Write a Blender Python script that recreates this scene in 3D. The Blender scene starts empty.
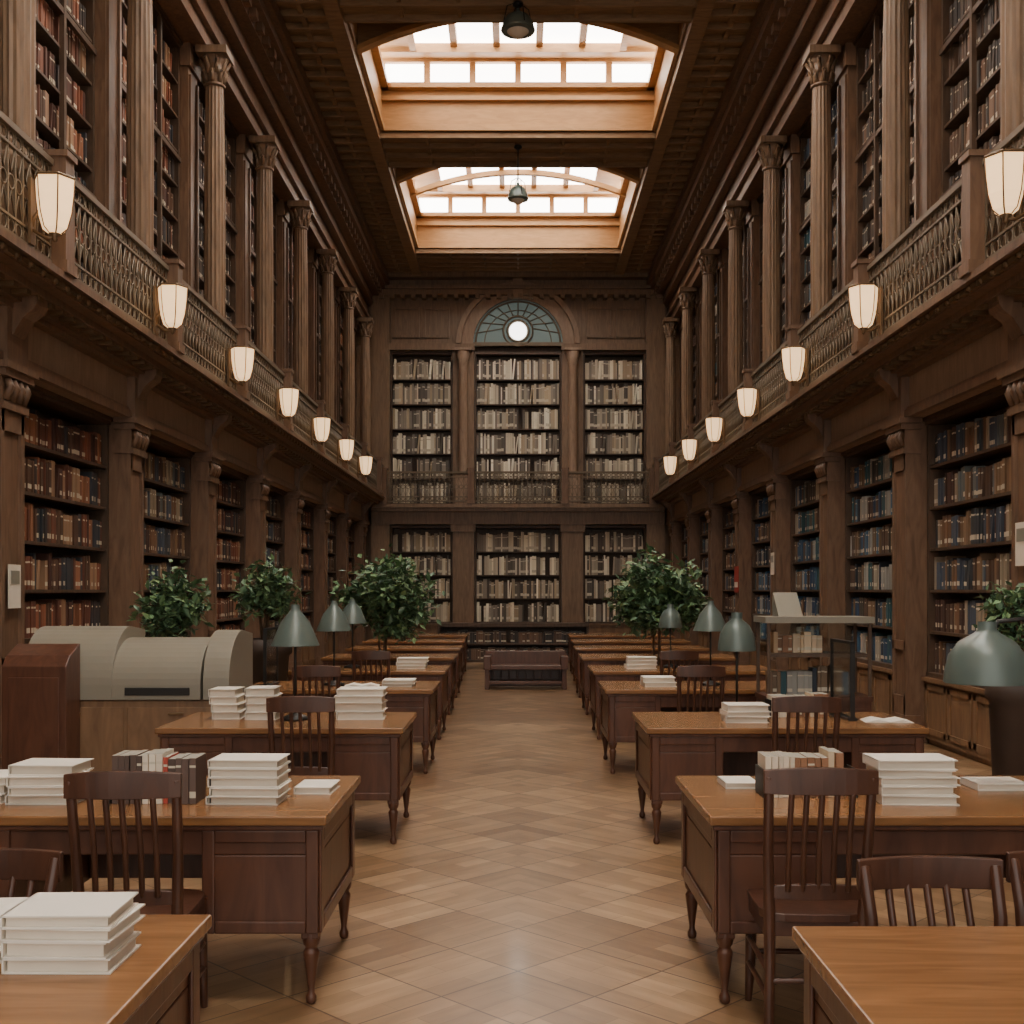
import bpy, math, random
from mathutils import Vector, Matrix
random.seed(7)
R = random.Random(11)
D = bpy.data
SC = bpy.context.scene

# ------------------------------------------------------------ helpers
def lin(c):
    return tuple(((x/255)/12.92 if x/255 <= .04045 else ((x/255+.055)/1.055)**2.4) for x in c)

class MB:
    def __init__(s):
        s.v=[]; s.f=[]; s.m=[]; s.c=[]; s.uv=[]; s.sm=[]
    def face(s, idx, mat=0, col=(1,1,1,0), uv=None, sm=False):
        s.f.append(tuple(idx)); s.m.append(mat); s.c.append(col); s.uv.append(uv); s.sm.append(sm)
    def box(s, a, b, mat=0, col=(1,1,1,0)):
        x0,y0,z0=[min(a[i],b[i]) for i in range(3)]; x1,y1,z1=[max(a[i],b[i]) for i in range(3)]
        n=len(s.v)
        s.v+= [(x0,y0,z0),(x1,y0,z0),(x1,y1,z0),(x0,y1,z0),(x0,y0,z1),(x1,y0,z1),(x1,y1,z1),(x0,y1,z1)]
        for q in ((0,3,2,1),(4,5,6,7),(0,1,5,4),(1,2,6,5),(2,3,7,6),(3,0,4,7)):
            s.face([n+i for i in q],mat,col)
    def cbox(s, c, d, mat=0):
        s.box([c[i]-d[i]/2 for i in range(3)],[c[i]+d[i]/2 for i in range(3)],mat)
    def lathe(s, cx,cy,prof,n=16,mat=0,sm=True,flute=0,phase=0,cap=True):
        b=len(s.v)
        for (r,z) in prof:
            for k in range(n):
                a=2*math.pi*k/n+phase
                rr=r*(1-(flute if k%2 else 0))
                s.v.append((cx+rr*math.cos(a),cy+rr*math.sin(a),z))
        for i in range(len(prof)-1):
            for k in range(n):
                k2=(k+1)%n
                s.face((b+i*n+k,b+i*n+k2,b+(i+1)*n+k2,b+(i+1)*n+k),mat,sm=sm)
        if cap:
            s.face([b+k for k in range(n)][::-1],mat)
            s.face([b+(len(prof)-1)*n+k for k in range(n)],mat)
    def tube(s, pts, rad, n=8, mat=0, sm=True, closed=False):
        pts=[Vector(p) for p in pts]; b=len(s.v); N=len(pts)
        if not hasattr(rad,'__len__'): rad=[rad]*N
        up=Vector((0,0,1))
        prev=None
        for i,p in enumerate(pts):
            if closed: t=(pts[(i+1)%N]-pts[i-1])
            else: t=(pts[min(i+1,N-1)]-pts[max(i-1,0)])
            t.normalize()
            if prev is None:
                q=up if abs(t.z)<.9 else Vector((1,0,0))
                u=t.cross(q).normalized()
            else:
                u=(prev-t*prev.dot(t)).normalized()
            prev=u; w=t.cross(u)
            for k in range(n):
                a=2*math.pi*k/n
                s.v.append(tuple(p+(u*math.cos(a)+w*math.sin(a))*rad[i]))
        for i in range(N if closed else N-1):
            j=(i+1)%N
            for k in range(n):
                k2=(k+1)%n
                s.face((b+i*n+k,b+i*n+k2,b+j*n+k2,b+j*n+k),mat,sm=sm)
        if not closed:
            s.face([b+k for k in range(n)][::-1],mat); s.face([b+(N-1)*n+k for k in range(n)],mat)
    def extrude_poly(s, poly, axis, a, b, mat=0):
        n=len(s.v); N=len(poly)
        for t in (a,b):
            for (p,q) in poly:
                s.v.append({'x':(t,p,q),'y':(p,t,q),'z':(p,q,t)}[axis])
        s.face([n+i for i in range(N)],mat); s.face([n+N+i for i in range(N)][::-1],mat)
        for i in range(N):
            j=(i+1)%N
            s.face((n+i,n+N+i,n+N+j,n+j),mat)
    def mesh(s, name, mats):
        me=D.meshes.new(name); me.from_pydata(s.v,[],s.f)
        for m in mats: me.materials.append(m)
        me.polygons.foreach_set('material_index',s.m)
        me.polygons.foreach_set('use_smooth',s.sm)
        if any(c!=(1,1,1,0) for c in s.c) :
            ca=me.color_attributes.new('Col','FLOAT_COLOR','CORNER')
            ul=me.uv_layers.new(name='UVMap')
            cd=[];ud=[]
            for f,c,u in zip(s.f,s.c,s.uv):
                for k in range(len(f)):
                    cd+=list(c); ud+= list(u[k]) if u else [.5,.5]
            ca.data.foreach_set('color',cd); ul.data.foreach_set('uv',ud)
        me.update()
        return me

def fixn(me):
    import bmesh
    bm=bmesh.new(); bm.from_mesh(me); bmesh.ops.recalc_face_normals(bm,faces=bm.faces); bm.to_mesh(me); bm.free()
    return me

def link(o):
    SC.collection.objects.link(o); return o

def single(name, me, loc=(0,0,0), rz=0, bevel=0):
    o=link(D.objects.new(name,me)); o.location=loc; o.rotation_euler=(0,0,rz)
    if bevel:
        b=o.modifiers.new('bevel','BEVEL'); b.width=bevel; b.segments=2; b.limit_method='ANGLE'
    return o

def group(name, parts, loc=(0,0,0), rz=0, bevel=0, scale=1):
    e=link(D.objects.new(name,None)); e.location=loc; e.rotation_euler=(0,0,rz); e.empty_display_size=.2
    e.scale=(scale,)*3
    for pn,me in parts:
        o=link(D.objects.new(pn,me)); o.parent=e
        if bevel and not pn.startswith('book') and pn not in('leaves',):
            b=o.modifiers.new('bevel','BEVEL'); b.width=bevel; b.segments=2; b.limit_method='ANGLE'
    return e

# ------------------------------------------------------------ materials
def newmat(name):
    m=D.materials.new(name); m.use_nodes=True
    nt=m.node_tree; b=nt.nodes['Principled BSDF']
    return m,nt,b
def wood(name,c1,c2,rough=.45,scale=(3,3,.6),bump=.15,spec=.5):
    m,nt,b=newmat(name)
    tc=nt.nodes.new('ShaderNodeTexCoord'); mp=nt.nodes.new('ShaderNodeMapping'); mp.inputs['Scale'].default_value=scale
    no=nt.nodes.new('ShaderNodeTexNoise'); no.inputs['Scale'].default_value=4; no.inputs['Detail'].default_value=6; no.inputs['Distortion'].default_value=1.2
    rp=nt.nodes.new('ShaderNodeValToRGB'); rp.color_ramp.elements[0].position=.3; rp.color_ramp.elements[1].position=.7
    rp.color_ramp.elements[0].color=(*lin(c1),1); rp.color_ramp.elements[1].color=(*lin(c2),1)
    nt.links.new(tc.outputs['Object'],mp.inputs[0]); nt.links.new(mp.outputs[0],no.inputs['Vector'])
    nt.links.new(no.outputs['Fac'],rp.inputs[0]); nt.links.new(rp.outputs[0],b.inputs['Base Color'])
    bp=nt.nodes.new('ShaderNodeBump'); bp.inputs['Strength'].default_value=bump; bp.inputs['Distance'].default_value=.01
    nt.links.new(no.outputs['Fac'],bp.inputs['Height']); nt.links.new(bp.outputs[0],b.inputs['Normal'])
    b.inputs['Roughness'].default_value=rough; b.inputs['Specular IOR Level'].default_value=spec
    return m
def plain(name,c,rough=.6,metal=0,var=.12,scale=8):
    m,nt,b=newmat(name)
    tc=nt.nodes.new('ShaderNodeTexCoord'); no=nt.nodes.new('ShaderNodeTexNoise'); no.inputs['Scale'].default_value=scale
    mx=nt.nodes.new('ShaderNodeMix'); mx.data_type='RGBA'
    l=lin(c); mx.inputs[6].default_value=(*[x*(1-var) for x in l],1); mx.inputs[7].default_value=(*[min(1,x*(1+var)) for x in l],1)
    nt.links.new(tc.outputs['Object'],no.inputs['Vector']); nt.links.new(no.outputs['Fac'],mx.inputs[0]); nt.links.new(mx.outputs[2],b.inputs['Base Color'])
    b.inputs['Roughness'].default_value=rough; b.inputs['Metallic'].default_value=metal
    return m
def emis(name,c,st):
    m,nt,b=newmat(name)
    b.inputs['Base Color'].default_value=(*c,1); b.inputs['Emission Color'].default_value=(*c,1); b.inputs['Emission Strength'].default_value=st
    return m

M_dark = wood('dark_walnut',(98,74,57),(126,98,77),.45)
M_case = wood('case_wood',(70,54,42),(92,72,56),.5)
M_fascia= wood('fascia_wood',(138,114,94),(160,134,112),.55)
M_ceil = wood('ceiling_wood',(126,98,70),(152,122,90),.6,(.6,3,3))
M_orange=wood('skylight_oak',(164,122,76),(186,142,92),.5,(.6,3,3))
M_top  = wood('desk_top_wood',(116,80,50),(144,102,64),.25,(.5,4,4),.05)
M_desk = wood('desk_mahogany',(74,46,34),(98,63,46),.36)
M_chair= wood('chair_wood',(66,41,30),(88,56,41),.34)
M_cab  = wood('cabinet_wood',(108,82,60),(134,104,76),.45)
M_bronze=plain('bronze_iron',(120,106,88),.5,.3)
M_col  = wood('column_wood',(112,90,70),(140,114,90),.42,(4,4,.5))
M_gold = plain('aged_gilding',(116,92,66),.45,.4)
M_black= plain('black_iron',(44,42,40),.5,.4)
M_paper= plain('book_pages',(216,204,186),.8)
M_white= plain('white_cover',(232,225,212),.55,0,.04)
M_green= plain('shade_enamel',(92,104,98),.35,.15)
M_pot  = plain('clay_pot',(70,56,48),.6)
M_soil = plain('soil',(40,30,24),.9)
M_bark = plain('bark',(90,70,52),.8)
M_hood = plain('machine_plastic',(134,128,114),.4,0,.04)
M_teal = emis('fanlight_glass',lin((104,120,116)),.35)
M_red  = plain('poster_red',(150,50,40),.6)
M_sky  = emis('skylight_glass',(1.0,.97,.91),11)
M_skyfill = emis('unseen_skylight_fill',(1.0,.96,.88),20)  # panes of the unseen near skylights, glow boosted as fill light
M_lamp = emis('lamp_glass',(1.0,.64,.32),1.6)
M_ros  = emis('rosette_glass',(1.0,.97,.9),5)

# glass
M_glass,nt,b=newmat('clear_glass')
b.inputs['Transmission Weight'].default_value=1; b.inputs['Roughness'].default_value=.08; b.inputs['IOR'].default_value=1.1; b.inputs['Base Color'].default_value=(.85,.92,.9,1)

# books
M_book,nt,b=newmat('book_spines')
at=nt.nodes.new('ShaderNodeVertexColor'); at.layer_name='Col'
uv=nt.nodes.new('ShaderNodeUVMap'); uv.uv_map='UVMap'
sx=nt.nodes.new('ShaderNodeSeparateXYZ'); nt.links.new(uv.outputs[0],sx.inputs[0])
def math_(op,a,bv,c=None):
    n=nt.nodes.new('ShaderNodeMath'); n.operation=op
    for i,x in enumerate((a,bv,c)):
        if x is None: continue
        if isinstance(x,(int,float)): n.inputs[i].default_value=x
        else: nt.links.new(x,n.inputs[i])
    return n.outputs[0]
b1=math_('COMPARE',sx.outputs[1],.2,.07); b2=math_('COMPARE',sx.outputs[1],.82,.025)
bb=math_('MAXIMUM',b1,b2); bb=math_('MULTIPLY',bb,at.outputs['Alpha'])
mx=nt.nodes.new('ShaderNodeMix'); mx.data_type='RGBA'; nt.links.new(bb,mx.inputs[0]); nt.links.new(at.outputs['Color'],mx.inputs[6]); mx.inputs[7].default_value=(*lin((206,196,174)),1)
nt.links.new(mx.outputs[2],b.inputs['Base Color']); b.inputs['Roughness'].default_value=.55

# leaves
M_leaf,nt,b=newmat('leaf')
at=nt.nodes.new('ShaderNodeVertexColor'); at.layer_name='Col'
nt.links.new(at.outputs['Color'],b.inputs['Base Color']); b.inputs['Roughness'].default_value=.5

# floor: diagonal parquet squares
M_floor,nt,b=newmat('diamond_parquet')
tc=nt.nodes.new('ShaderNodeTexCoord'); sx=nt.nodes.new('ShaderNodeSeparateXYZ'); nt.links.new(tc.outputs['Object'],sx.inputs[0])
ax=math_('ABSOLUTE',sx.outputs[0],0)
cx=nt.nodes.new('ShaderNodeCombineXYZ'); nt.links.new(ax,cx.inputs[0]); nt.links.new(sx.outputs[1],cx.inputs[1])
mp=nt.nodes.new('ShaderNodeMapping'); mp.inputs['Rotation'].default_value=(0,0,math.radians(45)); nt.links.new(cx.outputs[0],mp.inputs[0])
def brick(w,h,off,c1,c2,mort,ms):
    br=nt.nodes.new('ShaderNodeTexBrick'); nt.links.new(mp.outputs[0],br.inputs['Vector']); br.offset=off
    br.inputs['Scale'].default_value=1; br.inputs['Brick Width'].default_value=w; br.inputs['Row Height'].default_value=h
    br.inputs['Mortar Size'].default_value=ms; br.inputs['Mortar Smooth'].default_value=.3
    br.inputs['Color1'].default_value=(*lin(c1),1); br.inputs['Color2'].default_value=(*lin(c2),1); br.inputs['Mortar'].default_value=(*lin(mort),1)
    return br
br=brick(.44,.44,0,(196,162,124),(150,118,86),(96,72,54),.005)
br2=brick(.44,.11,.5,(255,255,255),(208,203,198),(190,182,174),.002)
no=nt.nodes.new('ShaderNodeTexNoise'); no.inputs['Scale'].default_value=3; no.inputs['Detail'].default_value=6
mp2=nt.nodes.new('ShaderNodeMapping'); mp2.inputs['Scale'].default_value=(1,5,1); nt.links.new(mp.outputs[0],mp2.inputs[0]); nt.links.new(mp2.outputs[0],no.inputs['Vector'])
rp=nt.nodes.new('ShaderNodeValToRGB'); rp.color_ramp.elements[0].position=.3; rp.color_ramp.elements[1].position=.7
rp.color_ramp.elements[0].color=(.7,.68,.66,1); rp.color_ramp.elements[1].color=(1,1,1,1); nt.links.new(no.outputs['Fac'],rp.inputs[0])
def mul(a,c):
    mx=nt.nodes.new('ShaderNodeMix'); mx.data_type='RGBA'; mx.blend_type='MULTIPLY'; mx.inputs[0].default_value=1
    nt.links.new(a,mx.inputs[6]); nt.links.new(c,mx.inputs[7]); return mx.outputs[2]
nt.links.new(mul(mul(br.outputs['Color'],rp.outputs[0]),br2.outputs['Color']),b.inputs['Base Color'])
b.inputs['Roughness'].default_value=.3; b.inputs['Specular IOR Level'].default_value=.8
b.inputs['Coat Weight'].default_value=.6; b.inputs['Coat Roughness'].default_value=.12
bp=nt.nodes.new('ShaderNodeBump'); bp.inputs['Strength'].default_value=.15; bp.inputs['Distance'].default_value=.003
iv=math_('SUBTRACT',no.outputs['Fac'],br.outputs['Fac']); nt.links.new(iv,bp.inputs['Height']); nt.links.new(bp.outputs[0],b.inputs['Normal'])

# ------------------------------------------------------------ book rows
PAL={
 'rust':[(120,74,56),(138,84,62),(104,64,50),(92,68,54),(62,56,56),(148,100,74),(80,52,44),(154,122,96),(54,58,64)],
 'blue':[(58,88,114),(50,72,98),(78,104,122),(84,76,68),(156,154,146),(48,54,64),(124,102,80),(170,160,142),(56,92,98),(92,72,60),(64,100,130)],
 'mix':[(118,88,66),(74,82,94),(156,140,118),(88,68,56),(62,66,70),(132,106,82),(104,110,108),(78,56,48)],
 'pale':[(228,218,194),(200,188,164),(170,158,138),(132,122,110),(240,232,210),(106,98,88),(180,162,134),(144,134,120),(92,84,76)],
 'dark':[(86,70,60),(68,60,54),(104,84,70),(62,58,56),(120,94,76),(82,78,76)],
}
def bookrow(mb,x0,x1,yf,z,hm,pal,rnd,d=.2,tmin=.025,tmax=.06):
    x=x0; pl=[lin(c) for c in PAL[pal]]
    run=0; cur=None
    while x<x1-.03:
        if rnd.random()<.012:
            x+=rnd.uniform(.05,.14); continue
        t=rnd.uniform(tmin,tmax)
        if run<=0: cur=rnd.choice(pl); run=rnd.choice((1,1,2)) if pal=='pale' else rnd.choice((1,1,2,3,5)); h0=rnd.uniform(.78,1)*hm
        run-=1
        h=h0*rnd.uniform(.97,1.0); k=rnd.uniform(.8,1.2)
        col=(cur[0]*k,cur[1]*k,cur[2]*k,1.0 if rnd.random()<.55 else 0.0)
        y=yf+rnd.uniform(0,.025)
        ln=rnd.uniform(.0,.0) if rnd.random()>.04 else rnd.uniform(.02,.06)
        t=min(t,x1-x)
        n=len(mb.v); e=.0015
        mb.v+=[(x+e,y,z),(x+t-e,y,z),(x+t-e,y+d,z),(x+e,y+d,z),(x+e+ln,y,z+h),(x+t-e+ln,y,z+h),(x+t-e+ln,y+d,z+h),(x+e+ln,y+d,z+h)]
        mb.face((n,n+1,n+5,n+4),0,col,[(0,0),(1,0),(1,1),(0,1)])
        c2=(*col[:3],0.0)
        mb.face((n+1,n+2,n+6,n+5),0,c2); mb.face((n+3,n,n+4,n+7),0,c2)
        mb.face((n+4,n+5,n+6,n+7),0,(.35,.32,.26,0))
        x+=t+ln

def bookcase_parts(W,z0,z1,rows,pal,seed,depth=.36,cab=0,hfrac=.78,mull=0,cornice=True,tm=(.025,.06)):
    rnd=random.Random(seed)
    f=MB(); st=.05
    f.box((-W/2,depth-.03,z0),(W/2,depth,z1))
    f.box((-W/2,0,z0),(-W/2+st,depth,z1)); f.box((W/2-st,0,z0),(W/2,depth,z1))
    f.box((-W/2,-.02,z1-.08),(W/2,depth,z1)); f.box((-W/2,-.01,z0),(W/2,depth,z0+.05))
    if cornice: f.box((-W/2-.0,-.05,z1-.04),(W/2,.0,z1))
    pitch=(z1-.08-z0-.05)/rows
    bk=MB()
    for i in range(rows):
        zz=z0+.05+i*pitch
        if i: f.box((-W/2+st,.01,zz-.03),(W/2-st,depth,zz))
        bookrow(bk,-W/2+st+.01,W/2-st-.02,.05,zz+.001,(pitch-.03)*hfrac/.9 if hfrac<.9 else (pitch-.03)*.95,pal,rnd,min(.2,depth-.1),*tm)
    parts=[]
    if mull:
        for k in range(1,mull):
            x=-W/2+W*k/mull; f.box((x-.03,-.03,z0),(x+.03,.02,z1))
        nz=max(2,int((z1-z0)/1.4))
        for k in range(1,nz): 
            z=z0+(z1-z0)*k/nz; f.box((-W/2,-.025,z-.03),(W/2,.02,z+.03))
    if cab:
        c=MB(); c.box((-W/2,-.02,0.06),(W/2,depth,z0-.002)); c.box((-W/2,.02,0),(W/2,depth,.06))
        c.box((-W/2,-.06,z0-.04),(W/2,-.0,z0))
        nd=4
        for k in range(nd):
            xa=-W/2+W*k/nd+.03; xb=-W/2+W*(k+1)/nd-.03
            c.box((xa,-.035,.12),(xb,-.02,.18)); c.box((xa,-.035,z0-.13),(xb,-.02,z0-.07))
            c.box((xa,-.035,.12),(xa+.06,-.02,z0-.07)); c.box((xb-.06,-.035,.12),(xb,-.02,z0-.07))
        parts.append(('base_cabinet',c.mesh('base_cabinet',[M_cab])))
    parts+= [('case_frame',f.mesh('case_frame',[M_case])),('books',bk.mesh('books',[M_book]))]
    return parts

# ------------------------------------------------------------ room shell
CEIL=10.6; YB=33.0; Y0=-3.0
PK=[9.5+3.1*k for k in range(-3,8)]   # 0.2 .. 31.2
fl=MB(); fl.box((-5.05,Y0,-.1),(5.05,YB+.2,0)); single('floor',fl.mesh('floor',[M_floor]))
for s,nm in((-1,'wall_left'),(1,'wall_right')):
    w=MB(); w.box((s*4.8,Y0,0),(s*5.05,YB+.2,CEIL)); single(nm,w.mesh(nm,[M_dark]))
w=MB(); w.box((-4.8,YB,0),(4.8,YB+.2,CEIL)); single('wall_back',w.mesh('wall_back',[M_dark]))

for s,i in((-1,1),(1,2)):
    t=MB()
    t.box((s*4.22,Y0,3.5),(s*4.8,YB,4.02),1)
    t.box((s*4.16,Y0,3.5),(s*4.22,YB,3.58)); t.box((s*4.19,Y0,3.58),(s*4.22,YB,3.62))
    t.box((s*4.12,Y0,3.95),(s*4.22,YB,4.0)); 
    single('trim_%d'%i,t.mesh('trim',[M_dark,M_fascia]))
    g=MB()
    g.box((s*3.90,Y0,4.06),(s*4.8,YB,4.25)); g.box((s*3.78,Y0,4.12),(s*3.90,YB,4.25)); g.box((s*3.70,Y0,4.19),(s*3.80,YB,4.25)); g.box((s*4.05,Y0,4.0),(s*4.3,YB,4.06))
    y=.3
    while y<YB-.3:
        g.box((s*3.92,y,4.02),(s*4.06,y+.08,4.10),1)
        g.box((s*3.745,y-.02,4.135),(s*3.785,y+.10,4.18),1)
        g.lathe(s*3.76,y+.15,[(.0,4.13),(.03,4.145),(.03,4.17),(.01,4.185)],8,1)
        y+=.24
    gp=[('slab',g.mesh('slab',[M_dark,M_gold]))]
    group('gallery_balcony',gp)
    c=MB()
    for (x,za,zb) in((4.2,9.0,9.2),(4.12,9.2,9.28),(4.25,9.28,9.7),(4.08,9.7,9.8),(3.9,9.95,10.1),(3.72,10.1,10.25),(3.62,10.25,10.45),(3.75,10.45,10.6),(4.1,9.8,9.95)):
        c.box((s*x,Y0,za),(s*4.8,YB,zb))
    y=.3
    while y<YB-.3:
        c.box((s*3.8,y,9.97),(s*3.95,y+.16,10.1)); y+=.42
    single('trim_%d'%(i+2),c.mesh('cornice',[M_dark]))

# pilasters (lower), columns (upper)
pl=MB(); HB=.22
pl.box((-.26,-.03,0),(.26,.16,.22)); pl.box((-.24,-.01,.22),(.24,.16,.3)); pl.box((-HB,.03,0),(HB,.62,3.5))
for a in((-.22,-.16),(.16,.22)): pl.box((a[0],.0,.3),(a[1],.03,3.12))
pl.box((-.21,0,.3),(.21,.03,.5)); pl.box((-.21,0,2.95),(.21,.03,3.12)); pl.box((-.21,0,1.0),(.21,.03,1.1))
pl.box((-.24,-.03,3.12),(.24,.16,3.18)); pl.box((-.23,-.01,3.18),(.23,.16,3.38)); pl.box((-.27,-.06,3.38),(.27,.16,3.44)); pl.box((-.30,-.09,3.44),(.30,.16,3.5))
for x in(-.16,-.055,.055,.16): pl.tube([(x,-.01,3.2),(x,-.05,3.3),(x,-.02,3.36)],.035,6)
PIL=pl.mesh('pilaster',[M_dark])
cn=MB(); prof=[(0,.22),(-.05,.24),(-.08,.30),(-.13,.38),(-.21,.44),(-.24,.49),(-.24,.56),(0,.56)]
cn.extrude_poly([(p[0],p[1]+3.5) for p in prof],'x',-.11,.11)
cn.box((-.2,-.04,3.5),(.2,.06,4.0))
CON=cn.mesh('console',[M_dark]); fixn(CON)
co=MB()
co.box((-.22,-.22,4.25),(.22,.22,4.35)); co.box((-.18,-.18,4.35),(.18,.18,5.05)); co.box((-.22,-.22,5.05),(.22,.22,5.15))
co.lathe(0,0,[(.20,5.15),(.205,5.19),(.17,5.22),(.15,5.25),(.18,5.29),(.18,5.31),(.145,5.34)],24)
co.lathe(0,0,[(.142,5.34),(.145,6.5),(.138,7.6),(.122,8.5)],32,flute=.07,sm=False)
co.lathe(0,0,[(.14,8.5),(.145,8.53),(.12,8.55),(.13,8.64),(.16,8.7),(.14,8.74),(.15,8.82),(.19,8.9)],24)
for ring_,(za,r0,zb,r1) in enumerate(((8.55,.12,8.70,.175),(8.66,.13,8.86,.21))):
    for k in range(8):
        a=2*math.pi*(k+.5*ring_)/8; ca,sa=math.cos(a),math.sin(a)
        co.tube([(r0*ca,r0*sa,za),((r0+.02)*ca,(r0+.02)*sa,(za+zb)/2),(r1*ca,r1*sa,zb),((r1+.01)*ca,(r1+.01)*sa,zb-.04)],[.03,.03,.02,.01],6)
co.box((-.21,-.21,8.9),(.21,.21,9.0))
COL=co.mesh('column_shaft',[M_col])
up=MB(); up.box((-.22,.3,4.25),(.22,.66,9.0)); up.box((-.26,.26,4.25),(.26,.40,4.6)); up.box((-.26,.26,8.7),(.26,.40,9.0))
for x in(-.2,.14): up.box((x,.27,4.7),(x+.06,.3,8.6))
UPP=up.mesh('upper_pilaster',[M_dark])
for s in(-1,1):
    for y in PK:
        rz=math.radians(-90)*s
        e=group('pilaster',[('shaft',PIL),('console_bracket',CON)],(s*4.17,y,0),rz)
        e=group('column',[('shaft',COL),('backing_pilaster',UPP)],(s*4.14,y,0),rz)

# railing panels
def railing(L):
    r=MB()
    r.box((-L/2,-.035,.86),(L/2,.035,.91)); r.box((-L/2,-.02,.06),(L/2,.02,.09)); r.box((-L/2,-.015,.74),(L/2,.015,.76)); r.box((-L/2,-.015,.2),(L/2,.015,.22))
    n=int(L/.13); dx=L/n
    for k in range(n+1):
        x=-L/2+k*dx; r.box((x-.009,-.009,0),(x+.009,.009,.86))
    for k in range(n):
        x=-L/2+(k+.5)*dx
        for zc,rr in((.81,.045),(.145,.05),(.48,.055)):
            r.tube([(x+rr*math.cos(a*math.pi/5),0,zc+rr*math.sin(a*math.pi/5)) for a in range(10)],.008,4,closed=True)
        r.tube([(x-dx/2,0,.22),(x,0,.41),(x+dx/2,0,.22)],.007,4); r.tube([(x-dx/2,0,.74),(x,0,.55),(x+dx/2,0,.74)],.007,4)
    return r
def postbox(mb,x):
    mb.box((x-.09,-.12,0),(x+.09,.12,.95),1); mb.box((x-.11,-.14,.95),(x+.11,.14,1.0),1); mb.box((x-.11,-.14,0),(x+.11,.14,.1),1)
def rail_parts(L,posts):
    r=railing(L); p=MB()
    for x in posts: postbox(p,x)
    return [('iron_panel',r.mesh('iron_panel',[M_bronze])),('posts',p.mesh('posts',[M_dark,M_dark]))]
RLr=rail_parts(2.86,[1.55]); RLl=rail_parts(2.86,[-1.55])
RL2r=rail_parts(1.55,[.92]); RL2l=rail_parts(1.55,[-.92])
for s in(-1,1):
    for k,y in enumerate(PK):
        last=k==len(PK)-1
        L=(RL2r if last else RLr) if s>0 else (RL2l if last else RLl)
        yc=y+.92 if last else y+1.55
        group('gallery_railing',L,(s*3.82,yc,4.25),math.radians(-90)*s)

# side bookcases
def variants(pals,**kw):
    return [bookcase_parts(pal=p,seed=31*i+len(p),**kw) for i,p in enumerate(pals)]
Wb=3.1-.44-.02
low_l=variants(['rust','mix','rust','mix'],W=Wb,z0=.72,z1=3.5,rows=6,cab=1)
low_r=variants(['blue','blue','mix','blue'],W=Wb,z0=.72,z1=3.5,rows=6,cab=1)
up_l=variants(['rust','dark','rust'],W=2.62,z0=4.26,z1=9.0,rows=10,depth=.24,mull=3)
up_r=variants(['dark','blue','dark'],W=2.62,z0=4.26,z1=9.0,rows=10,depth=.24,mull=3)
endl=bookcase_parts(1.35,.72,3.5,6,'mix',5,cab=1); 
for s in(-1,1):
    for k,y in enumerate(PK[1:-1]):
        rz=math.radians(-90)*s
        lo=(low_l if s<0 else low_r); u=(up_l if s<0 else up_r)
        group('bookcase',lo[k%len(lo)],(s*4.40,y+1.55,0),rz)
        group('tall_bookcase',u[k%len(u)],(s*4.55,y+1.55,0),rz)
    group('bookcase',endl,(s*4.40,PK[-1]+.92,0),rz)

# ------------------------------------------------------------ ceiling + skylights
SK=[(-1.5,2.7,.8),(4.2,9.0,1.0),(11.2,16.0,1.1),(17.95,22.5,1.2),(24.1,30.2,1.2)]  # first three lie out of view overhead, added to light the hall
XO=2.66
c=MB()
for s in(-1,1):
    c.box((s*XO,Y0,CEIL),(s*5.05,YB+.2,CEIL+.15))
    c.box((s*2.70,Y0,CEIL-.16),(s*2.95,YB,CEIL)); c.box((s*3.3,Y0,CEIL-.08),(s*3.38,YB,CEIL))
    y=.5
    while y<YB-.2:
        c.box((s*2.95,y,CEIL-.10),(s*3.75,y+.07,CEIL)); y+=.42
edges=[Y0]+[v for a,b_,h in SK for v in(a,b_)]+[YB+.2]
for i in range(0,len(edges),2):
    ya,yb=edges[i],edges[i+1]
    c.box((-XO,ya,CEIL),(XO,yb,CEIL+.15))
    n=max(1,int((yb-ya)/.42))
    for k in range(n+1):
        yy=ya+.0+(yb-ya-.07)*k/n
        c.box((-2.7,yy,CEIL-.1),(2.7,min(yy+.07,YB),CEIL))
    for x in(-1.8,-.9,0,.9,1.8): c.box((x-.03,ya+.07,CEIL-.06),(x+.03,min(yb-.07,YB-.01),CEIL))
single('ceiling',c.mesh('ceiling',[M_ceil]))

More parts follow.
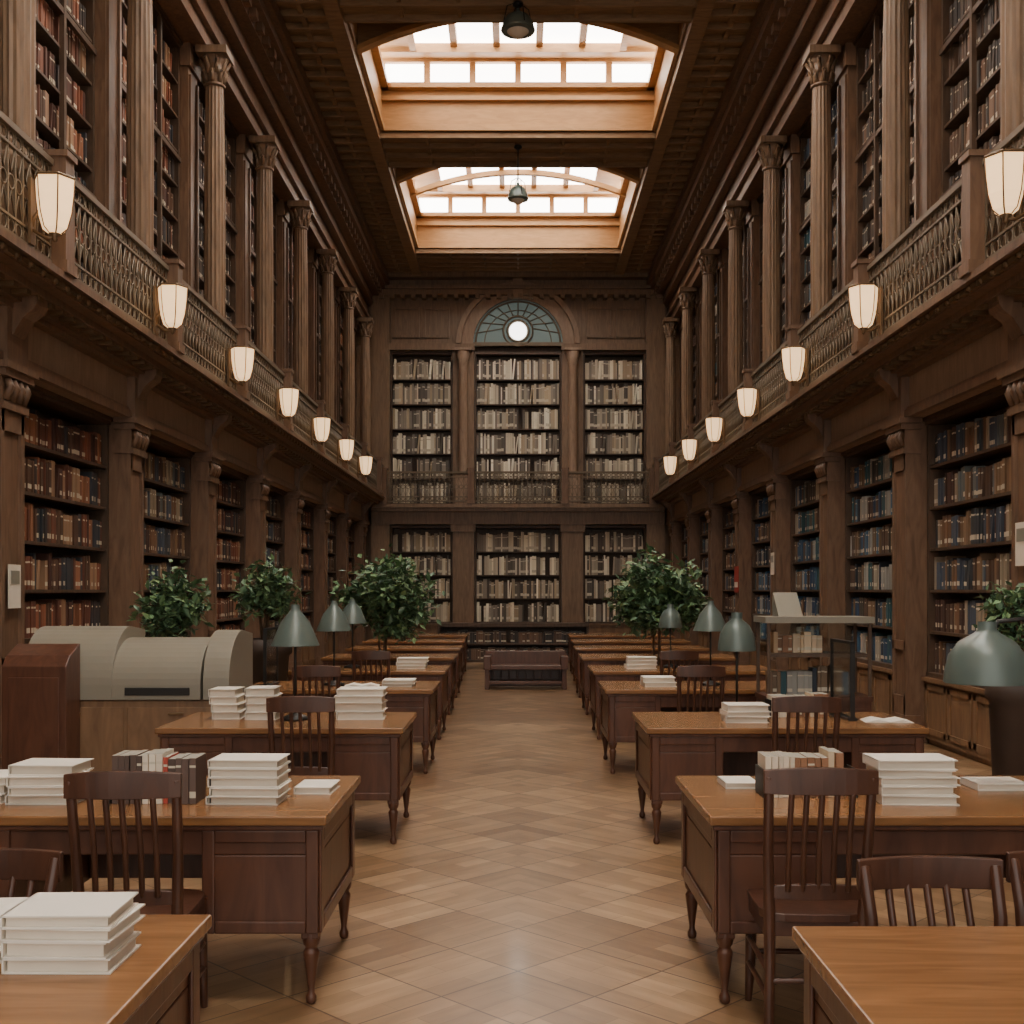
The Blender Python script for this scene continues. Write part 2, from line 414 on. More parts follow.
for si,(ya,yb,hd) in enumerate(SK):
    w=MB(); Z1=CEIL+.15; t=.12
    zt=CEIL+.92
    w.box((-XO-t,yb,CEIL+.0),(XO+t,yb+t,zt)) ; 
    for s in(-1,1): w.box((s*XO,ya,Z1),(s*(XO+t),yb,zt))
    w.box((-XO,yb-.06,CEIL+.02),(XO,yb,CEIL+.14)); w.box((-XO,yb-.10,CEIL+.6),(XO,yb,CEIL+.68)); w.box((-XO,yb-.16,zt-.1),(XO,yb,zt))
    for s in(-1,1):
        w.box((s*(XO-.05),ya+hd,CEIL+.02),(s*XO,yb,CEIL+.14)); w.box((s*(XO-.14),ya+hd,zt-.1),(s*XO,yb,zt))
    zc=zt+.46
    for k in range(7):
        x=-XO+(2*XO)*k/6; w.box((x-.06,yb-.12,zt),(x+.06,yb+.02,zc))
    n=4
    for s in(-1,1):
        for k in range(n+1):
            y=ya+hd+(yb-ya-hd)*k/n; w.box((s*(XO-.06),y-.05,zt),(s*(XO+.02),y+.05,zc))
    w.box((-XO,yb-.45,zc),(XO,yb+t,zc+.16))
    for s in(-1,1): w.box((s*(XO-.62),ya,zc),(s*(XO+t),yb-.45,zc+.16)); w.box((s*(XO-.72),ya,zc-.05),(s*(XO-.6),yb-.45,zc+.0))
    w.box((-XO,yb-.55,zc-.06),(XO,yb-.45,zc+.1)); w.box((-XO,yb-.14,zc-.06),(XO,yb-.04,zc))
    zr=zc+.2
    for k in range(1,5):
        x=-XO+.62+2*(XO-.62)*k/5; w.box((x-.065,ya+hd,zr-.16),(x+.065,yb-.45,zr+.02))
    m=2
    for k in range(1,m):
        y=ya+hd+(yb-ya-hd)*k/m; w.box((-XO+.6,y-.08,zr-.18),(XO-.6,y+.08,zr+.02))
    def arch(y0_,y1_,z0,rise,th,mat,x=XO):
        pts=[]; N=24
        for i in range(N+1):
            a=-1+2*i/N; pts.append((a*x,z0+rise*(1-a*a)))
        for i in range(N):
            (xa,za),(xb,zb)=pts[i],pts[i+1]
            nn=len(w.v)
            w.v+=[(xa,y0_,za),(xb,y0_,zb),(xb,y1_,zb),(xa,y1_,za),(xa,y0_,za+th),(xb,y0_,zb+th),(xb,y1_,zb+th),(xa,y1_,za+th)]
            for q in((0,3,2,1),(4,5,6,7),(0,1,5,4),(2,3,7,6)): w.face([nn+j for j in q],mat)
    if si>=3:
        ym=ya+hd+(yb-ya-hd)*(.62 if si==4 else .3)
        arch(ym,ym+.12,CEIL+.75,.55,.12,0)
    N=24
    for i in range(N):
        a,b2=-1+2*i/N,-1+2*(i+1)/N
        za,zb=[CEIL+.0+.62*(1-q*q) for q in(a,b2)]
        w.extrude_poly([(a*XO,za),(b2*XO,zb),(b2*XO,CEIL+1.7),(a*XO,CEIL+1.7)],'y',ya+hd-.1,ya+hd,1)
    arch(ya+hd-.14,ya+hd+.04,CEIL-.02,.62,.08,0)
    w.box((-XO-t,ya-.0,CEIL+.75),(XO+t,ya+hd-.1,CEIL+.87),1)
    w.box((-XO-t,ya-t,Z1),(XO+t,ya,CEIL+.87),1)
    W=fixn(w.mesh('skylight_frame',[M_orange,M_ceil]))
    g=MB()
    g.box((-XO-.1,ya+hd,zr+.03),(XO+.1,yb+.1,zr+.05)); g.box((-XO,yb+.04,zt),(XO,yb+.06,zc))
    for s in(-1,1): g.box((s*(XO+.05),ya+hd,zt),(s*(XO+.07),yb,zc))
    group('window_skylight',[('frame',W),('glass_panes',g.mesh('panes',[M_sky if si>=3 else M_skyfill]))])

# ------------------------------------------------------------ back wall
YF=32.55
b_=MB()
for s in(-1,1):
    b_.box((s*3.62,YF-.15,0),(s*4.14,YB,10.0)); b_.box((s*3.55,YF-.2,0),(s*4.14,YB,.3))
    b_.box((s*1.24,YF-.1,0),(s*1.84,YB,3.5)); b_.box((s*1.24,YF-.05,4.0),(s*1.84,YB,8.55))
    b_.box((s*1.2,YF-.16,0),(s*1.9,YF-.02,.3)); b_.box((s*1.2,YF-.16,3.3),(s*1.9,YF-.02,3.5))
    b_.box((s*1.86,YF+.05,8.40),(s*3.62,YB,8.5)); b_.box((s*1.22,YF-.14,8.42),(s*4.14,YB,8.6))
    b_.box((s*1.75,YF+.1,8.6),(s*4.8,YB,10.6))
    for (xa,xb) in((1.95,2.7),(2.8,3.55)):
        b_.box((s*xa,YF+.04,8.8),(s*xb,YF+.1,8.88)); b_.box((s*xa,YF+.04,9.6),(s*xb,YF+.1,9.68)); b_.box((s*xa,YF+.04,8.88),(s*(xa+.07),YF+.1,9.6)); b_.box((s*(xb-.07),YF+.04,8.88),(s*xb,YF+.1,9.6))
    b_.box((s*4.14,YF+.15,0),(s*4.8,YB,3.5)); b_.box((s*4.14,YF+.15,4.25),(s*4.8,YB,9))
b_.box((-1.75,YF+.1,8.6),(1.75,YB,10.6))
b_.box((-4.1,YF-.25,9.95),(4.1,YB,10.1)); b_.box((-4.1,YF-.35,10.1),(4.1,YB,10.2)); b_.box((-4.1,YF-.1,10.2),(4.1,YB,10.4)); b_.box((-4.1,YF-.45,10.4),(4.1,YB,10.59))
x=-3.9
while x<3.9: b_.box((x,YF-.3,9.85),(x+.12,YF,9.97)); x+=.3
b_.box((-4.1,YF-.2,3.5),(4.1,YB,3.85)); b_.box((-4.1,YF-.45,3.85),(4.1,YB,4.0)); b_.box((-4.1,YF-.55,3.95),(4.1,YB,4.05))
single('trim_5',b_.mesh('back_panelling',[M_col]))
a_=MB(); N=28
for (r0,r1,y0_,y1_,mt) in((1.27,1.42,YF-.12,YF+.1,0),(1.42,1.6,YF-.05,YF+.1,0),(1.6,1.74,YF-.18,YF+.1,0)):
    for i in range(N):
        t0,t1=math.pi*i/N,math.pi*(i+1)/N
        a_.extrude_poly([(r0*math.cos(t0),8.6+r0*math.sin(t0)),(r1*math.cos(t0),8.6+r1*math.sin(t0)),(r1*math.cos(t1),8.6+r1*math.sin(t1)),(r0*math.cos(t1),8.6+r0*math.sin(t1))],'y',y0_,y1_,mt)
a_.box((-.14,YF-.26,9.86),(.14,YF,10.4))
single('trim_6',fixn(a_.mesh('arch_surround',[M_fascia])))
fw=MB(); pts=[(1.27*math.cos(math.pi*i/N),8.6+1.27*math.sin(math.pi*i/N)) for i in range(N+1)]
fw.extrude_poly(pts,'y',YF+.04,YF+.08,0)
for k in range(1,12):
    t=math.pi*k/12; fw.tube([(.42*math.cos(t),YF+.02,8.95+.42*math.sin(t)),(1.25*math.cos(t),YF+.02,8.6+1.25*math.sin(t))],.018,5,1)
fw.box((-1.27,YF-.02,8.56),(1.27,YF+.05,8.66),1)
def ring(mb,cx,y,cz,r,th,mat,n=28,a0=0,a1=2*math.pi):
    closed=(a1-a0)>6.2
    m=n if closed else n+1
    mb.tube([(cx+r*math.cos(a0+(a1-a0)*i/n),y,cz+r*math.sin(a0+(a1-a0)*i/n)) for i in range(m)],th,6,mat,closed=closed)
ring(fw,0,YF,8.98,.42,.03,1); ring(fw,0,YF,8.98,.3,.035,1); ring(fw,0,YF+.02,8.62,.95,.016,1,28,.0,math.pi); ring(fw,0,YF+.01,8.62,1.2,.03,1,28,.0,math.pi)
fan=fixn(fw.mesh('fanlight',[M_teal,M_bronze]))
rs=MB(); rs.extrude_poly([(.25*math.cos(2*math.pi*i/24),8.98+.25*math.sin(2*math.pi*i/24)) for i in range(24)],'y',YF-.02,YF+.03)
group('window_1',[('fanlight',fan),('round_pane',fixn(rs.mesh('round_pane',[M_ros])))])
bc=MB(); bc.box((-.2,-.2,4.05),(.2,.2,4.9)); bc.lathe(0,0,[(.18,4.9),(.14,5.0),(.14,5.05),(.13,8.0),(.15,8.05),(.14,8.1),(.22,8.35)],16); bc.box((-.23,-.23,8.35),(.23,.23,8.42))
BC=bc.mesh('column_shaft',[M_fascia])
for x in(-1.54,1.54): group('column',[('shaft',BC)],(x,YF-.26,0))
for cx_,W_ in((-2.73,1.76),(0,2.46),(2.73,1.76)):
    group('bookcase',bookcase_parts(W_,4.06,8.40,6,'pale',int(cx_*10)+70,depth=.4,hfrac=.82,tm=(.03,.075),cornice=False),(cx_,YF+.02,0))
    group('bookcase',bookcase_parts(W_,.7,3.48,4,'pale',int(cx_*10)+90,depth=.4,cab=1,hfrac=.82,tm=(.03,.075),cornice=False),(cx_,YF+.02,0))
for x,ps in((-2.53,[-1.22,1.22]),(0,[]),(2.53,[-1.22,1.22])): group('gallery_railing',rail_parts(2.3 if ps else 2.4,ps),(x,YF-.46,4.05))

# ------------------------------------------------------------ gallery lanterns
l=MB(); prf=[(.05,-.23),(.10,-.19),(.135,-.07),(.152,.07),(.16,.21)]
l.lathe(0,0,prf,6,0,sm=False,phase=math.pi/6)
fr=MB()
for k in range(6):
    a=2*math.pi*k/6+math.pi/6; ca,sa=math.cos(a),math.sin(a)
    fr.tube([((r_+.004)*ca,(r_+.004)*sa,z_) for r_,z_ in prf],.006,4)
fr.lathe(0,0,[(.166,.21),(.172,.222),(.166,.232),(.05,.236)],6,sm=False,phase=math.pi/6)
fr.lathe(0,0,[(.005,-.30),(.025,-.28),(.02,-.26),(.05,-.23)],10)
fr.tube([(0,.13,-.04),(0,.17,-.1),(0,.19,-.18)],.015,6)
fr.tube([(0,.0,-.26),(0,.08,-.26),(0,.18,-.2)],.015,6)
fr.box((-.05,.175,-.32),(.05,.20,.22))
LM=l.mesh('glass_shade',[M_lamp]); LF=fr.mesh('bracket',[M_gold])
for s in(-1,1):
    for k in range(-1,7):
        y=8.95+3.05*k; z=4.60
        if k==0: z=4.64
        if k==0 and s>0: y=8.5
        group('wall_lantern',[('glass_shade',LM),('bracket',LF)],(s*3.605,y,z),math.radians(-90)*s,scale=.95)
# pendants
for (y,zb,r) in((17.4,10.2,.25),(23.0,9.55,.2)):
    p=MB(); p.lathe(0,0,[(r,-.10),(r*1.05,-.08),(r,-.05),(r*.92,.03),(r*.7,.12),(r*.35,.17),(.03,.2),(.03,.24)],24,0)
    p.lathe(0,0,[(.01,-.19),(r*.35,-.17),(r*.6,-.12),(r*.7,-.09)],20,2)
    p.tube([(0,0,.2),(0,0,CEIL-zb)],.015,6,1); p.lathe(0,0,[(.03,CEIL-zb-.14),(.08,CEIL-zb-.11),(.08,CEIL-zb-.07)],12,1)
    for k in range(4):
        a=math.pi/2*k+.4; p.tube([(.02*math.cos(a),.02*math.sin(a),.34),(r*.7*math.cos(a),r*.7*math.sin(a),.26),(r*.98*math.cos(a),r*.98*math.sin(a),-.04)],.008,5,1)
    group('pendant_lamp',[('dome_and_rod',p.mesh('pendant',[M_green,M_black,M_paper]))],(0,y,zb))

# ------------------------------------------------------------ desks
def desk_parts(W,Dp=1.0):
    t=MB(); t.box((-W/2,-Dp/2,.722),(W/2,Dp/2,.76)); 
    bd=MB(); w=W/2-.035; d=Dp/2-.035
    bd.box((-W/2+.015,-Dp/2+.015,.70),(W/2-.015,Dp/2-.015,.722))
    bd.box((-w,-d,.60),(w,d,.70))
    pw=.46
    for s in(-1,1):
        bd.box((s*w,-d,.29),(s*(w-pw),d,.60))
        for (ya,yb,za,zb) in((-d,-d+.07,.29,.7),(d-.07,d,.29,.7),(-d+.07,d-.07,.29,.35),(-d+.07,d-.07,.64,.7)):
            bd.box((s*w,ya,za),(s*(w+.012),yb,zb))
        for yy,sg in((-d,-1),(d,1)):
            y1=yy+sg*.012; xo=s*w; xi=s*(w-pw)
            bd.box((xo,yy,.29),(s*(w-.05),y1,.70)); bd.box((s*(w-pw+.05),yy,.29),(xi,y1,.70))
            bd.box((s*(w-.05),yy,.29),(s*(w-pw+.05),y1,.34)); bd.box((s*(w-.05),yy,.65),(s*(w-pw+.05),y1,.70))
    bd.box((-w+pw,d-.1,.30),(w-pw,d-.07,.60)); 
    lg=MB()
    for s in(-1,1):
        for yy in(-d+.035,d-.035):
            for xx in(s*(w-.035),):
                lg.lathe(xx,yy,[(.014,0),(.021,.012),(.022,.03),(.014,.045),(.013,.06),(.020,.11),(.029,.18),(.033,.21),(.022,.225),(.032,.24),(.036,.26),(.036,.292)],14)
                lg.cbox((xx,yy,.28),(.07,.07,.03))
    return [('top',t.mesh('top',[M_top])),('body',bd.mesh('body',[M_desk,M_gold])),('legs',lg.mesh('legs',[M_desk]))]
DL=desk_parts(1.75); DL2=desk_parts(1.6); DR=desk_parts(2.05); DR2=desk_parts(1.82)
rows=[(2.66,2.55,.84,.725),(5.02,5.02,.755,.755),(7.9,7.9,.74,.83),(10.75,10.75,.76,.78),(13.1,13.1,.80,.82),(15.6,15.6,.84,.84),(18.0,18.0,.88,.88),(20.4,20.4,.95,.95),(22.9,22.9,1.0,1.0)]
for i,(y,yr,xl,xr) in enumerate(rows):
    if i==2:
        group('writing_desk',DL2,(-xl-.80,y,0),0,.006); group('writing_desk',DR2,(xr+.91,yr,0),0,.006)
    else:
        group('writing_desk',DL,(-xl-.875,y,0),0,.006); group('writing_desk',DR,(xr+1.025,yr,0),0,.006)

# ------------------------------------------------------------ chairs
def chair_parts(H=1.0,hw=.19,crown=.018,railh=.10):
    f=MB()
    for s in(-1,1):
        f.tube([(s*hw,-.24,0),(s*(hw-.01),-.205,.25),(s*(hw-.01),-.20,.45),(s*hw,-.225,.7),(s*(hw+.005),-.275,H-.04)],[.018,.021,.023,.02,.018],8)
        f.tube([(s*(hw+.0),.20,0),(s*(hw-.005),.195,.1),(s*(hw-.01),.19,.3),(s*(hw-.01),.185,.44)],[.014,.02,.024,.024],10)
        f.tube([(s*hw,-.2,.16),(s*hw,.19,.16)],.012,6); f.tube([(s*hw,-.2,.26),(s*hw,.19,.26)],.012,6)
        f.box((s*(hw-.012),-.19,.38),(s*(hw+.01),.19,.435))
    f.tube([(-hw,.195,.2),(hw,.195,.2)],.012,6); f.tube([(-hw,-.215,.22),(hw,-.215,.22)],.012,6)
    f.box((-hw,.175,.38),(hw,.2,.435)); f.box((-hw,-.21,.38),(hw,-.19,.435))
    def rail(z0,z1,y,bow,th,ext=0):
        N=10
        P=[((-1+2*i/N)*(hw+ext), y-bow*(1-(-1+2*i/N)**2)) for i in range(N+1)]
        for i in range(N):
            (xa,ya),(xb,yb)=P[i],P[i+1]; n=len(f.v)
            rs_=lambda x:crown*(1-(x/(hw+ext))**2)
            f.v+=[(xa,ya-th,z0),(xb,yb-th,z0),(xb,yb+th,z0),(xa,ya+th,z0),(xa,ya-th,z1+rs_(xa)),(xb,yb-th,z1+rs_(xb)),(xb,yb+th,z1+rs_(xb)),(xa,ya+th,z1+rs_(xa))]
            q=[(0,3,2,1),(4,5,6,7),(0,1,5,4),(2,3,7,6)]
            if i==0: q.append((3,0,4,7))
            if i==N-1: q.append((1,2,6,5))
            for a in q: f.face([n+j for j in a])
    rail(H-.02-railh,H-.02,-.272,.03,.012,.025)
    rail(.52,.565,-.205,.025,.01)
    for k in range(5):
        x=(-.13+.065*k)*hw/.215
        f.tube([(x,-.228,.55),(x,-.25,(.55+H-.11)/2),(x,-.298,H-.10)],.012,6)
    s_=MB(); N=20
    P=[]
    for i in range(N):
        a=2*math.pi*i/N; ca,sa=math.cos(a),math.sin(a)
        sg=lambda v:(1 if v>0 else -1)*abs(v)**.45
        P.append(((hw+.02)*sg(ca),.225*sg(sa)))
    s_.extrude_poly(P,'z',.435,.465)
    return [('back_and_legs',f.mesh('chair_frame',[M_chair])),('seat',fixn(s_.mesh('seat',[M_chair])))]
C1=chair_parts(1.02,.18,.014,.085); C2=chair_parts(.875,.19,.004,.09)
for (x,y,r,c_) in((-1.41,4.34,0.05,C1),(1.10,4.42,-.03,C1),(-1.32,7.2,.04,C1),(1.76,7.2,-.08,C1),(1.55,10.0,0,C1),(-1.72,10.0,.05,C1),(-1.55,12.4,0,C1),(1.7,12.4,0,C1)):
    group('wooden_chair',c_,(x,y,0),r,.003)
for (x,y,r) in((1.22,3.12,math.pi+.02),(1.68,3.2,math.pi-.06),(-1.60,3.22,math.pi)):
    group('wooden_chair',C2,(x,y,0),r,.003)

# ------------------------------------------------------------ desk books
def stack(name,x,y,n,w=.3,d=.22,th=.036,z=.76,rnd=R):
    cv=MB(); pg=MB(); zz=z+.0005
    for i in range(n):
        a=rnd.uniform(-.06,.06); ox,oy=rnd.uniform(-.01,.01),rnd.uniform(-.01,.01)
        t=th*rnd.uniform(.85,1.15); ww=w*rnd.uniform(.94,1); dd=d*rnd.uniform(.94,1)
        ca,sa=math.cos(a),math.sin(a)
        def rb_(mb,x0,x1,y0,y1,z0,z1):
            n0=len(mb.v); mb.box((x0,y0,z0),(x1,y1,z1))
            for j in range(n0,len(mb.v)):
                p=mb.v[j]; mb.v[j]=(p[0]*ca-p[1]*sa+ox,p[0]*sa+p[1]*ca+oy,p[2])
        rb_(cv,-ww/2,ww/2,-dd/2,dd/2,zz,zz+.004); rb_(cv,-ww/2,ww/2,-dd/2,dd/2,zz+t-.004,zz+t); rb_(cv,-ww/2,-ww/2+.004,-dd/2,dd/2,zz,zz+t)
        rb_(pg,-ww/2+.008,ww/2-.01,-dd/2+.012,dd/2-.01,zz+.004,zz+t-.004)
        zz+=t+.0008
    group(name,[('books_covers',cv.mesh('covers',[M_white])),('book_pages',pg.mesh('pages',[M_paper]))],(x,y,0))
stack('book_stack',-1.07,2.76,4,.26,.22,.036)
stack('book_stack',-1.34,2.86,3,.24,.22,.03)
stack('book_stack',-1.97,4.86,4,.29,.22,.04); stack('book_stack',-1.13,4.86,5,.31,.22,.036)
stack('book_stack',-2.27,4.9,3,.26,.22,.035); stack('book',-.9,5.1,1,.17,.22,.03)
stack('book_stack',1.66,4.86,5,.33,.22,.036); stack('book',1.0,5.25,1,.16,.2,.03); stack('book_stack',2.14,5.2,1,.24,.2,.03)
stack('book_stack',-1.77,8.0,4,.22,.24,.05); stack('book_stack',-2.02,8.02,4,.2,.24,.05); stack('book_stack',-1.09,8.0,4,.34,.24,.05)
stack('book_stack',1.54,7.8,3,.3,.24,.04)
stack('book_stack',-1.1,10.7,2,.3,.3,.03); stack('book_stack',-1.2,13.1,3,.35,.3,.04); stack('book_stack',1.3,10.7,2,.3,.3,.04); stack('book_stack',1.4,13.1,3,.35,.3,.04)
PAL['desk']=[(214,198,172),(164,70,56),(92,74,66),(226,214,194),(120,70,56),(196,172,142),(226,214,194)]
PAL['desk2']=[(210,188,156),(180,150,116),(222,208,186),(140,100,72),(196,170,134)]
for (x,y,L,pal,h) in((-1.50,4.85,.38,'desk',.23),(1.24,5.0,.36,'desk2',.2),(1.98,8.1,.42,'desk2',.17)):
    m_=MB(); bookrow(m_,-L/2,L/2,0,0,h,pal,random.Random(3),.16,.02,.035)
    be=MB(); be.box((-L/2-.012,0,0),(-L/2-.004,.16,.12)); be.box((L/2+.012,0,0),(L/2+.03,.16,.004)); be.box((L/2+.03,0,0),(L/2+.035,.16,.12)); 
    group('row_of_books',[('books',m_.mesh('books',[M_book])),('bookends',be.mesh('bookends',[M_black]))],(x,y-.08,.761))
pp=MB(); pp.extrude_poly([(-.16,0),(-.08,.02),(0,.006),(.08,.02),(.16,0),(0,0.001)],'y',-.11,.11)
PPM=fixn(pp.mesh('open_book',[M_white]))
single('open_book',PPM,(-1.88,5.25,.761),.2); single('open_book',PPM,(2.5,7.8,.761),-.1); single('open_book',PPM,(-1.45,10.7,.761),.1)

# ------------------------------------------------------------ desk lamps
def lamp_parts(h=.56,r=.17,off=0.0,cone=True):
    b=MB(); b.lathe(0,0,[(.10,0),(.10,.015),(.06,.03),(.018,.045)],20,0)
    if off==0: b.tube([(0,0,.03),(0,0,h+.04)],.009,8)
    else: b.tube([(0,0,.03),(0,0,h*.7),(off*.15,0,h*1.05),(off*.5,0,h*1.27),(off*.85,0,h*1.25),(off,0,h*1.08),(off,0,h*.98)],.011,8)
    s=MB()
    if cone: pr=[(r,-.13),(r*.93,-.10),(r*.6,.03),(r*.25,.1),(.03,.12),(.03,.15)]
    else: pr=[(r,-.12),(r*.98,-.08),(r*.88,0),(r*.65,.06),(r*.3,.1),(.04,.115),(.04,.15)]
    s.lathe(off,0,[(a,z+h) for a,z in pr],28,0,cap=False); s.lathe(off,0,[(max(.01,a-.005),z+h-.003) for a,z in pr],28,0,cap=False)
    s.lathe(off,0,[(.02,h-.06),(.04,h-.04),(.04,h),(.02,h+.06)],12,1)
    return [('base_and_stem',b.mesh('lamp_base',[M_black])),('shade',s.mesh('lamp_shade',[M_green,M_paper]))]
LA=lamp_parts(.64,.165); LB=lamp_parts(.58,.135,cone=False)
LBig=lamp_parts(h=.60,r=.185,off=-.32,cone=False)
group('desk_lamp',LA,(-1.53,7.9,.76)); group('desk_lamp',LA,(-1.72,10.75,.76)); 
group('desk_lamp',LB,(1.56,8.2,.76)); group('desk_lamp',LA,(1.80,10.75,.76))
group('desk_lamp',LBig,(2.40,5.1,.76)); group('desk_lamp',LB,(1.75,13.2,.76)); group('desk_lamp',LA,(-1.9,13.2,.76))

# ------------------------------------------------------------ plants
def tree(name,x,y,z0,h,rad,nleaf,seed,pot_r=.2,pot_h=.38,ls=.075,trunk=.5):
    r=random.Random(seed); br=MB(); lf=MB()
    pot=MB(); pot.lathe(0,0,[(pot_r*.7,0),(pot_r*.95,pot_h*.85),(pot_r*1.08,pot_h*.87),(pot_r*1.08,pot_h),(pot_r*.9,pot_h),(pot_r*.88,pot_h*.9)],24,0); pot.lathe(0,0,[(pot_r*.9,pot_h*.88),(pot_r*.9,pot_h*.92)],24,1)
    cz=h-rad*.95; tips=[]
    for k in range(3):
        a=2*math.pi*k/3; br.tube([(.03*math.cos(a),.03*math.sin(a),pot_h*.9),(.05*math.cos(a+1),.05*math.sin(a+1),(pot_h+cz)/2),(.1*math.cos(a+.5),.1*math.sin(a+.5),cz)],[.02,.016,.012],6)
    for k in range(46):
        th=r.uniform(0,2*math.pi); ph=math.acos(r.uniform(-.85,1)); q=rad*r.uniform(.55,1.0)
        tip=Vector((q*math.sin(ph)*math.cos(th),q*math.sin(ph)*math.sin(th),cz+q*math.cos(ph)*.95))
        st=Vector((0,0,cz-rad*r.uniform(.1,.6)))
        mid=(st+tip)/2+Vector((0,0,.04))
        br.tube([st,mid,tip],[.008,.006,.003],4); tips.append((st,mid,tip))
    for i in range(nleaf):
        st,mid,tip=r.choice(tips); t=r.uniform(.35,1.08)
        c=st.lerp(tip,t)+Vector([r.gauss(0,rad*.11) for _ in range(3)])
        dr=Vector((r.gauss(0,1),r.gauss(0,1),r.gauss(-.2,.7))).normalized(); sd=dr.cross(Vector((r.gauss(0,.4),r.gauss(0,.4),1))).normalized()
        L=ls*r.uniform(.6,1.2); w=L*.26; nn=len(lf.v); upn=sd.cross(dr)
        lf.v+=[tuple(c),tuple(c+dr*L*.45+sd*w+upn*w*.3),tuple(c+dr*L),tuple(c+dr*L*.45-sd*w+upn*w*.3)]
        g=r.uniform(.6,1.3); base=lin(r.choice([(94,124,84),(84,112,80),(112,140,94),(72,100,72)])); lf.face((nn,nn+1,nn+2),0,(base[0]*g,base[1]*g,base[2]*g,1)); lf.face((nn,nn+2,nn+3),0,(base[0]*g,base[1]*g,base[2]*g,1))
    group(name,[('pot',pot.mesh('pot',[M_pot,M_soil])),('branches',br.mesh('branches',[M_bark])),('leaves',lf.mesh('leaves',[M_leaf]))],(x,y,z0))
tree('potted_tree',-1.68,14.35,0,2.12,.60,4200,1,.24,.42,.12)
tree('potted_tree',1.74,14.35,0,2.14,.60,4200,2,.24,.42,.12)
tree('potted_plant',-3.05,10.2,0,1.86,.36,1600,3,.22,1.05,.1)
tree('potted_plant',-2.6,11.8,0,1.98,.34,1600,4,.26,1.15,.1)
tree('potted_plant',3.2,7.4,0,1.70,.24,900,5,.17,1.1,.08)

# ------------------------------------------------------------ reading machines (left) 
def machine(W,Dd):
    c=MB(); c.box((-W/2,-Dd/2,.05),(W/2,Dd/2,.80)); c.box((-W/2+.04,-Dd/2+.04,0),(W/2-.04,Dd/2-.04,.05))
    for k in range(2):
        xa=-W/2+.03+k*(W/2-.015); xb=xa+W/2-.045
        c.box((xa,-Dd/2-.014,.1),(xb,-Dd/2,.75)); c.cbox(((xa+xb)/2,-Dd/2-.024,.70),(.12,.02,.02),1)
    sd=MB(); P=[(-Dd/2-.30,0),(-Dd/2-.02,0),(-Dd/2-.02,1.24),(-Dd/2-.22,1.16),(-Dd/2-.30,1.08)]
    sd.extrude_poly(P,'x',-W/2-.02,-W/2+.46)
    sd.box((-W/2+.03,-Dd/2-.312,.1),(-W/2+.41,-Dd/2-.3,1.0))
    h=MB(); N=12; 
    def prof(top,x0,x1,zb=.80,yo=0):
        Q=[(-Dd/2-.02+yo,zb+.005)]
        for i in range(N+1):
            a=math.pi/2*i/N; Q.append((-Dd/2+.42-.44*math.cos(a)+yo,zb+.12+(top-zb-.12)*math.sin(a)))
        Q+= [(Dd/2-.02,top-.04),(Dd/2-.02,zb+.005)]
        h.extrude_poly(Q,'x',x0,x1)
    prof(1.36,-W/2+.005,-.10); prof(1.27,-.10,W/2-.22); prof(1.33,W/2-.20,W/2)
    h.box((.0,-Dd/2-.028,.84),(W/2-.30,-Dd/2-.02,.90),1)
    return [('cabinet',c.mesh('cabinet',[M_cab,M_gold])),('side_panel',fixn(sd.mesh('side_panel',[M_desk]))),('hood',fixn(h.mesh('hood',[M_hood,M_black])))]
group('microfilm_reader',machine(1.6,.8),(-3.02,9.25,0),0,.01)
# open display shelf (right)
ds=MB(); W_=.85
ds.box((-W_/2,-.22,0),(W_/2,.22,.74),1); ds.box((-W_/2+.04,-.232,.08),(-.02,-.22,.68),1); ds.box((.02,-.232,.08),(W_/2-.04,-.22,.68),1)
for sx_ in(-1,1):
    for yy in(-.205,.205): ds.box((sx_*(W_/2-.025),yy-.012,.74),(sx_*(W_/2),yy+.012,1.38),3)
ds.box((-W_/2-.02,-.24,1.38),(W_/2+.02,.24,1.43),0); ds.box((-W_/2-.01,-.23,.74),(W_/2+.01,.23,.78),1); ds.box((-W_/2+.03,-.2,1.10),(W_/2-.03,.2,1.13),3)
ds.box((-W_/2+.025,.206,1.13),(W_/2-.025,.212,1.38),2)
bks=MB(); bookrow(bks,-W_/2+.05,W_/2-.1,-.08,.781,.24,'blue',random.Random(4),.15); bookrow(bks,-W_/2+.08,W_/2-.35,-.08,1.131,.18,'desk2',random.Random(9),.12)
group('display_shelf',[('frame',ds.mesh('case',[M_hood,M_desk,M_glass,M_case])),('books',bks.mesh('books',[M_book]))],(2.46,9.6,0),0)
br_=MB(); br_.extrude_poly([(-.12,1.432),(.12,1.432),(.12,1.62),(.10,1.63)],'x',-.10,.10); single('book_rest',fixn(br_.mesh('book_rest',[M_hood])),(2.25,9.6,0))
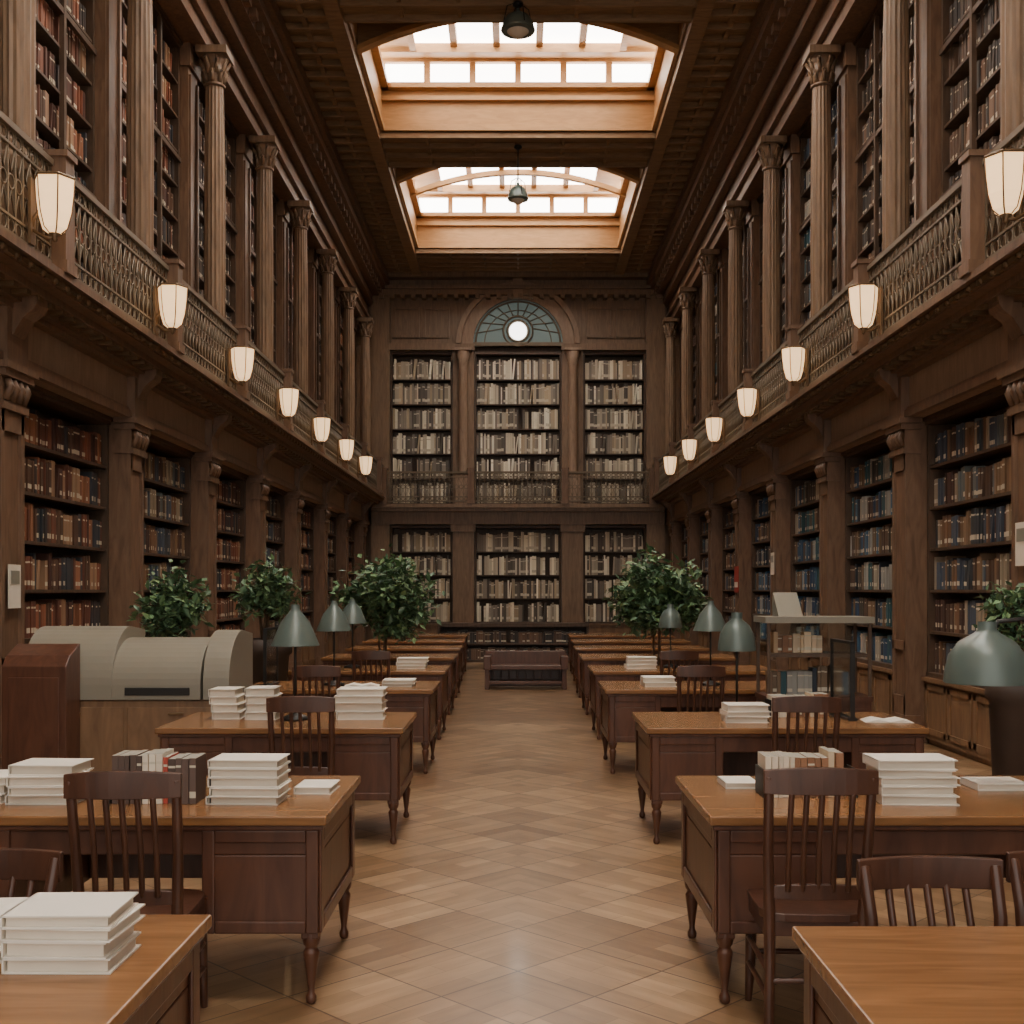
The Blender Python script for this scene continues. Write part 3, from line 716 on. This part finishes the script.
gd=MB(); gd.box((-.012,-.24,.02),(.012,.24,.52),0); gd.box((-.03,-.25,0),(.03,.25,.02),1); gd.box((-.016,-.25,.02),(.016,-.238,.54),1); gd.box((-.016,.238,.02),(.016,.25,.54),1); gd.box((-.016,-.25,.52),(.016,.25,.54),1)
GD=gd.mesh('divider',[M_glass,M_black])
single('desk_divider_screen',GD,(2.27,8.05,.761)); single('desk_divider_screen',GD,(-2.3,10.7,.761))

# ------------------------------------------------------------ end-of-aisle cases
lc=bookcase_parts(3.2,.12,.95,2,'dark',77,depth=.4,cornice=False); group('low_bookcase',lc,(-.1,24.3,0))
be=MB()
be.box((-.68,-.05,.33),(.68,.35,.40)); be.box((-.68,.35,.02),(.68,.42,.62)); be.box((-.62,0,.08),(.62,.32,.14))
for s in(-1,1): be.box((s*.60,-.05,0),(s*.68,.35,.33)); be.box((s*.58,-.08,.33),(s*.70,.40,.55))
for k in range(9): be.box((-.56+k*.14-.015,.3,.14),(-.56+k*.14+.015,.33,.33))
single('wooden_bench',be.mesh('bench',[M_desk]),(.13,19.1,0),0,.008)

# ------------------------------------------------------------ signs
sg=MB(); sg.box((-.11,-.01,0),(.11,0,.36),0); sg.box((-.08,-.014,.2),(.08,-.01,.31),1)
S1=sg.mesh('sign',[M_paper,M_hood]); sr=MB(); sr.box((-.2,-.01,0),(.2,0,.5),0); sr.box((-.16,-.014,.1),(.16,-.01,.2),1); S2=sr.mesh('poster',[M_red,M_white])
single('wall_notice',S1,(4.165,9.5,1.85),math.radians(-90)); single('wall_notice',S1,(-4.165,9.5,1.5),math.radians(90))
single('wall_poster',S2,(4.165,21.9,1.6),math.radians(-90)); single('wall_notice',S1,(4.165,18.8,1.9),math.radians(-90))

# ------------------------------------------------------------ world + camera
wd=D.worlds.new('World'); SC.world=wd; wd.use_nodes=True
bg=wd.node_tree.nodes['Background']; bg.inputs[0].default_value=(1.0,.95,.88,1); bg.inputs[1].default_value=1.9
cam=D.cameras.new('camera'); co_=link(D.objects.new('camera',cam)); co_.location=(0,0,1.65); co_.rotation_euler=(math.radians(90),0,0)
cam.sensor_width=36; cam.lens=1150/1024*36; cam.shift_x=-6/1024; cam.shift_y=78/1024; cam.clip_end=100
SC.camera=co_
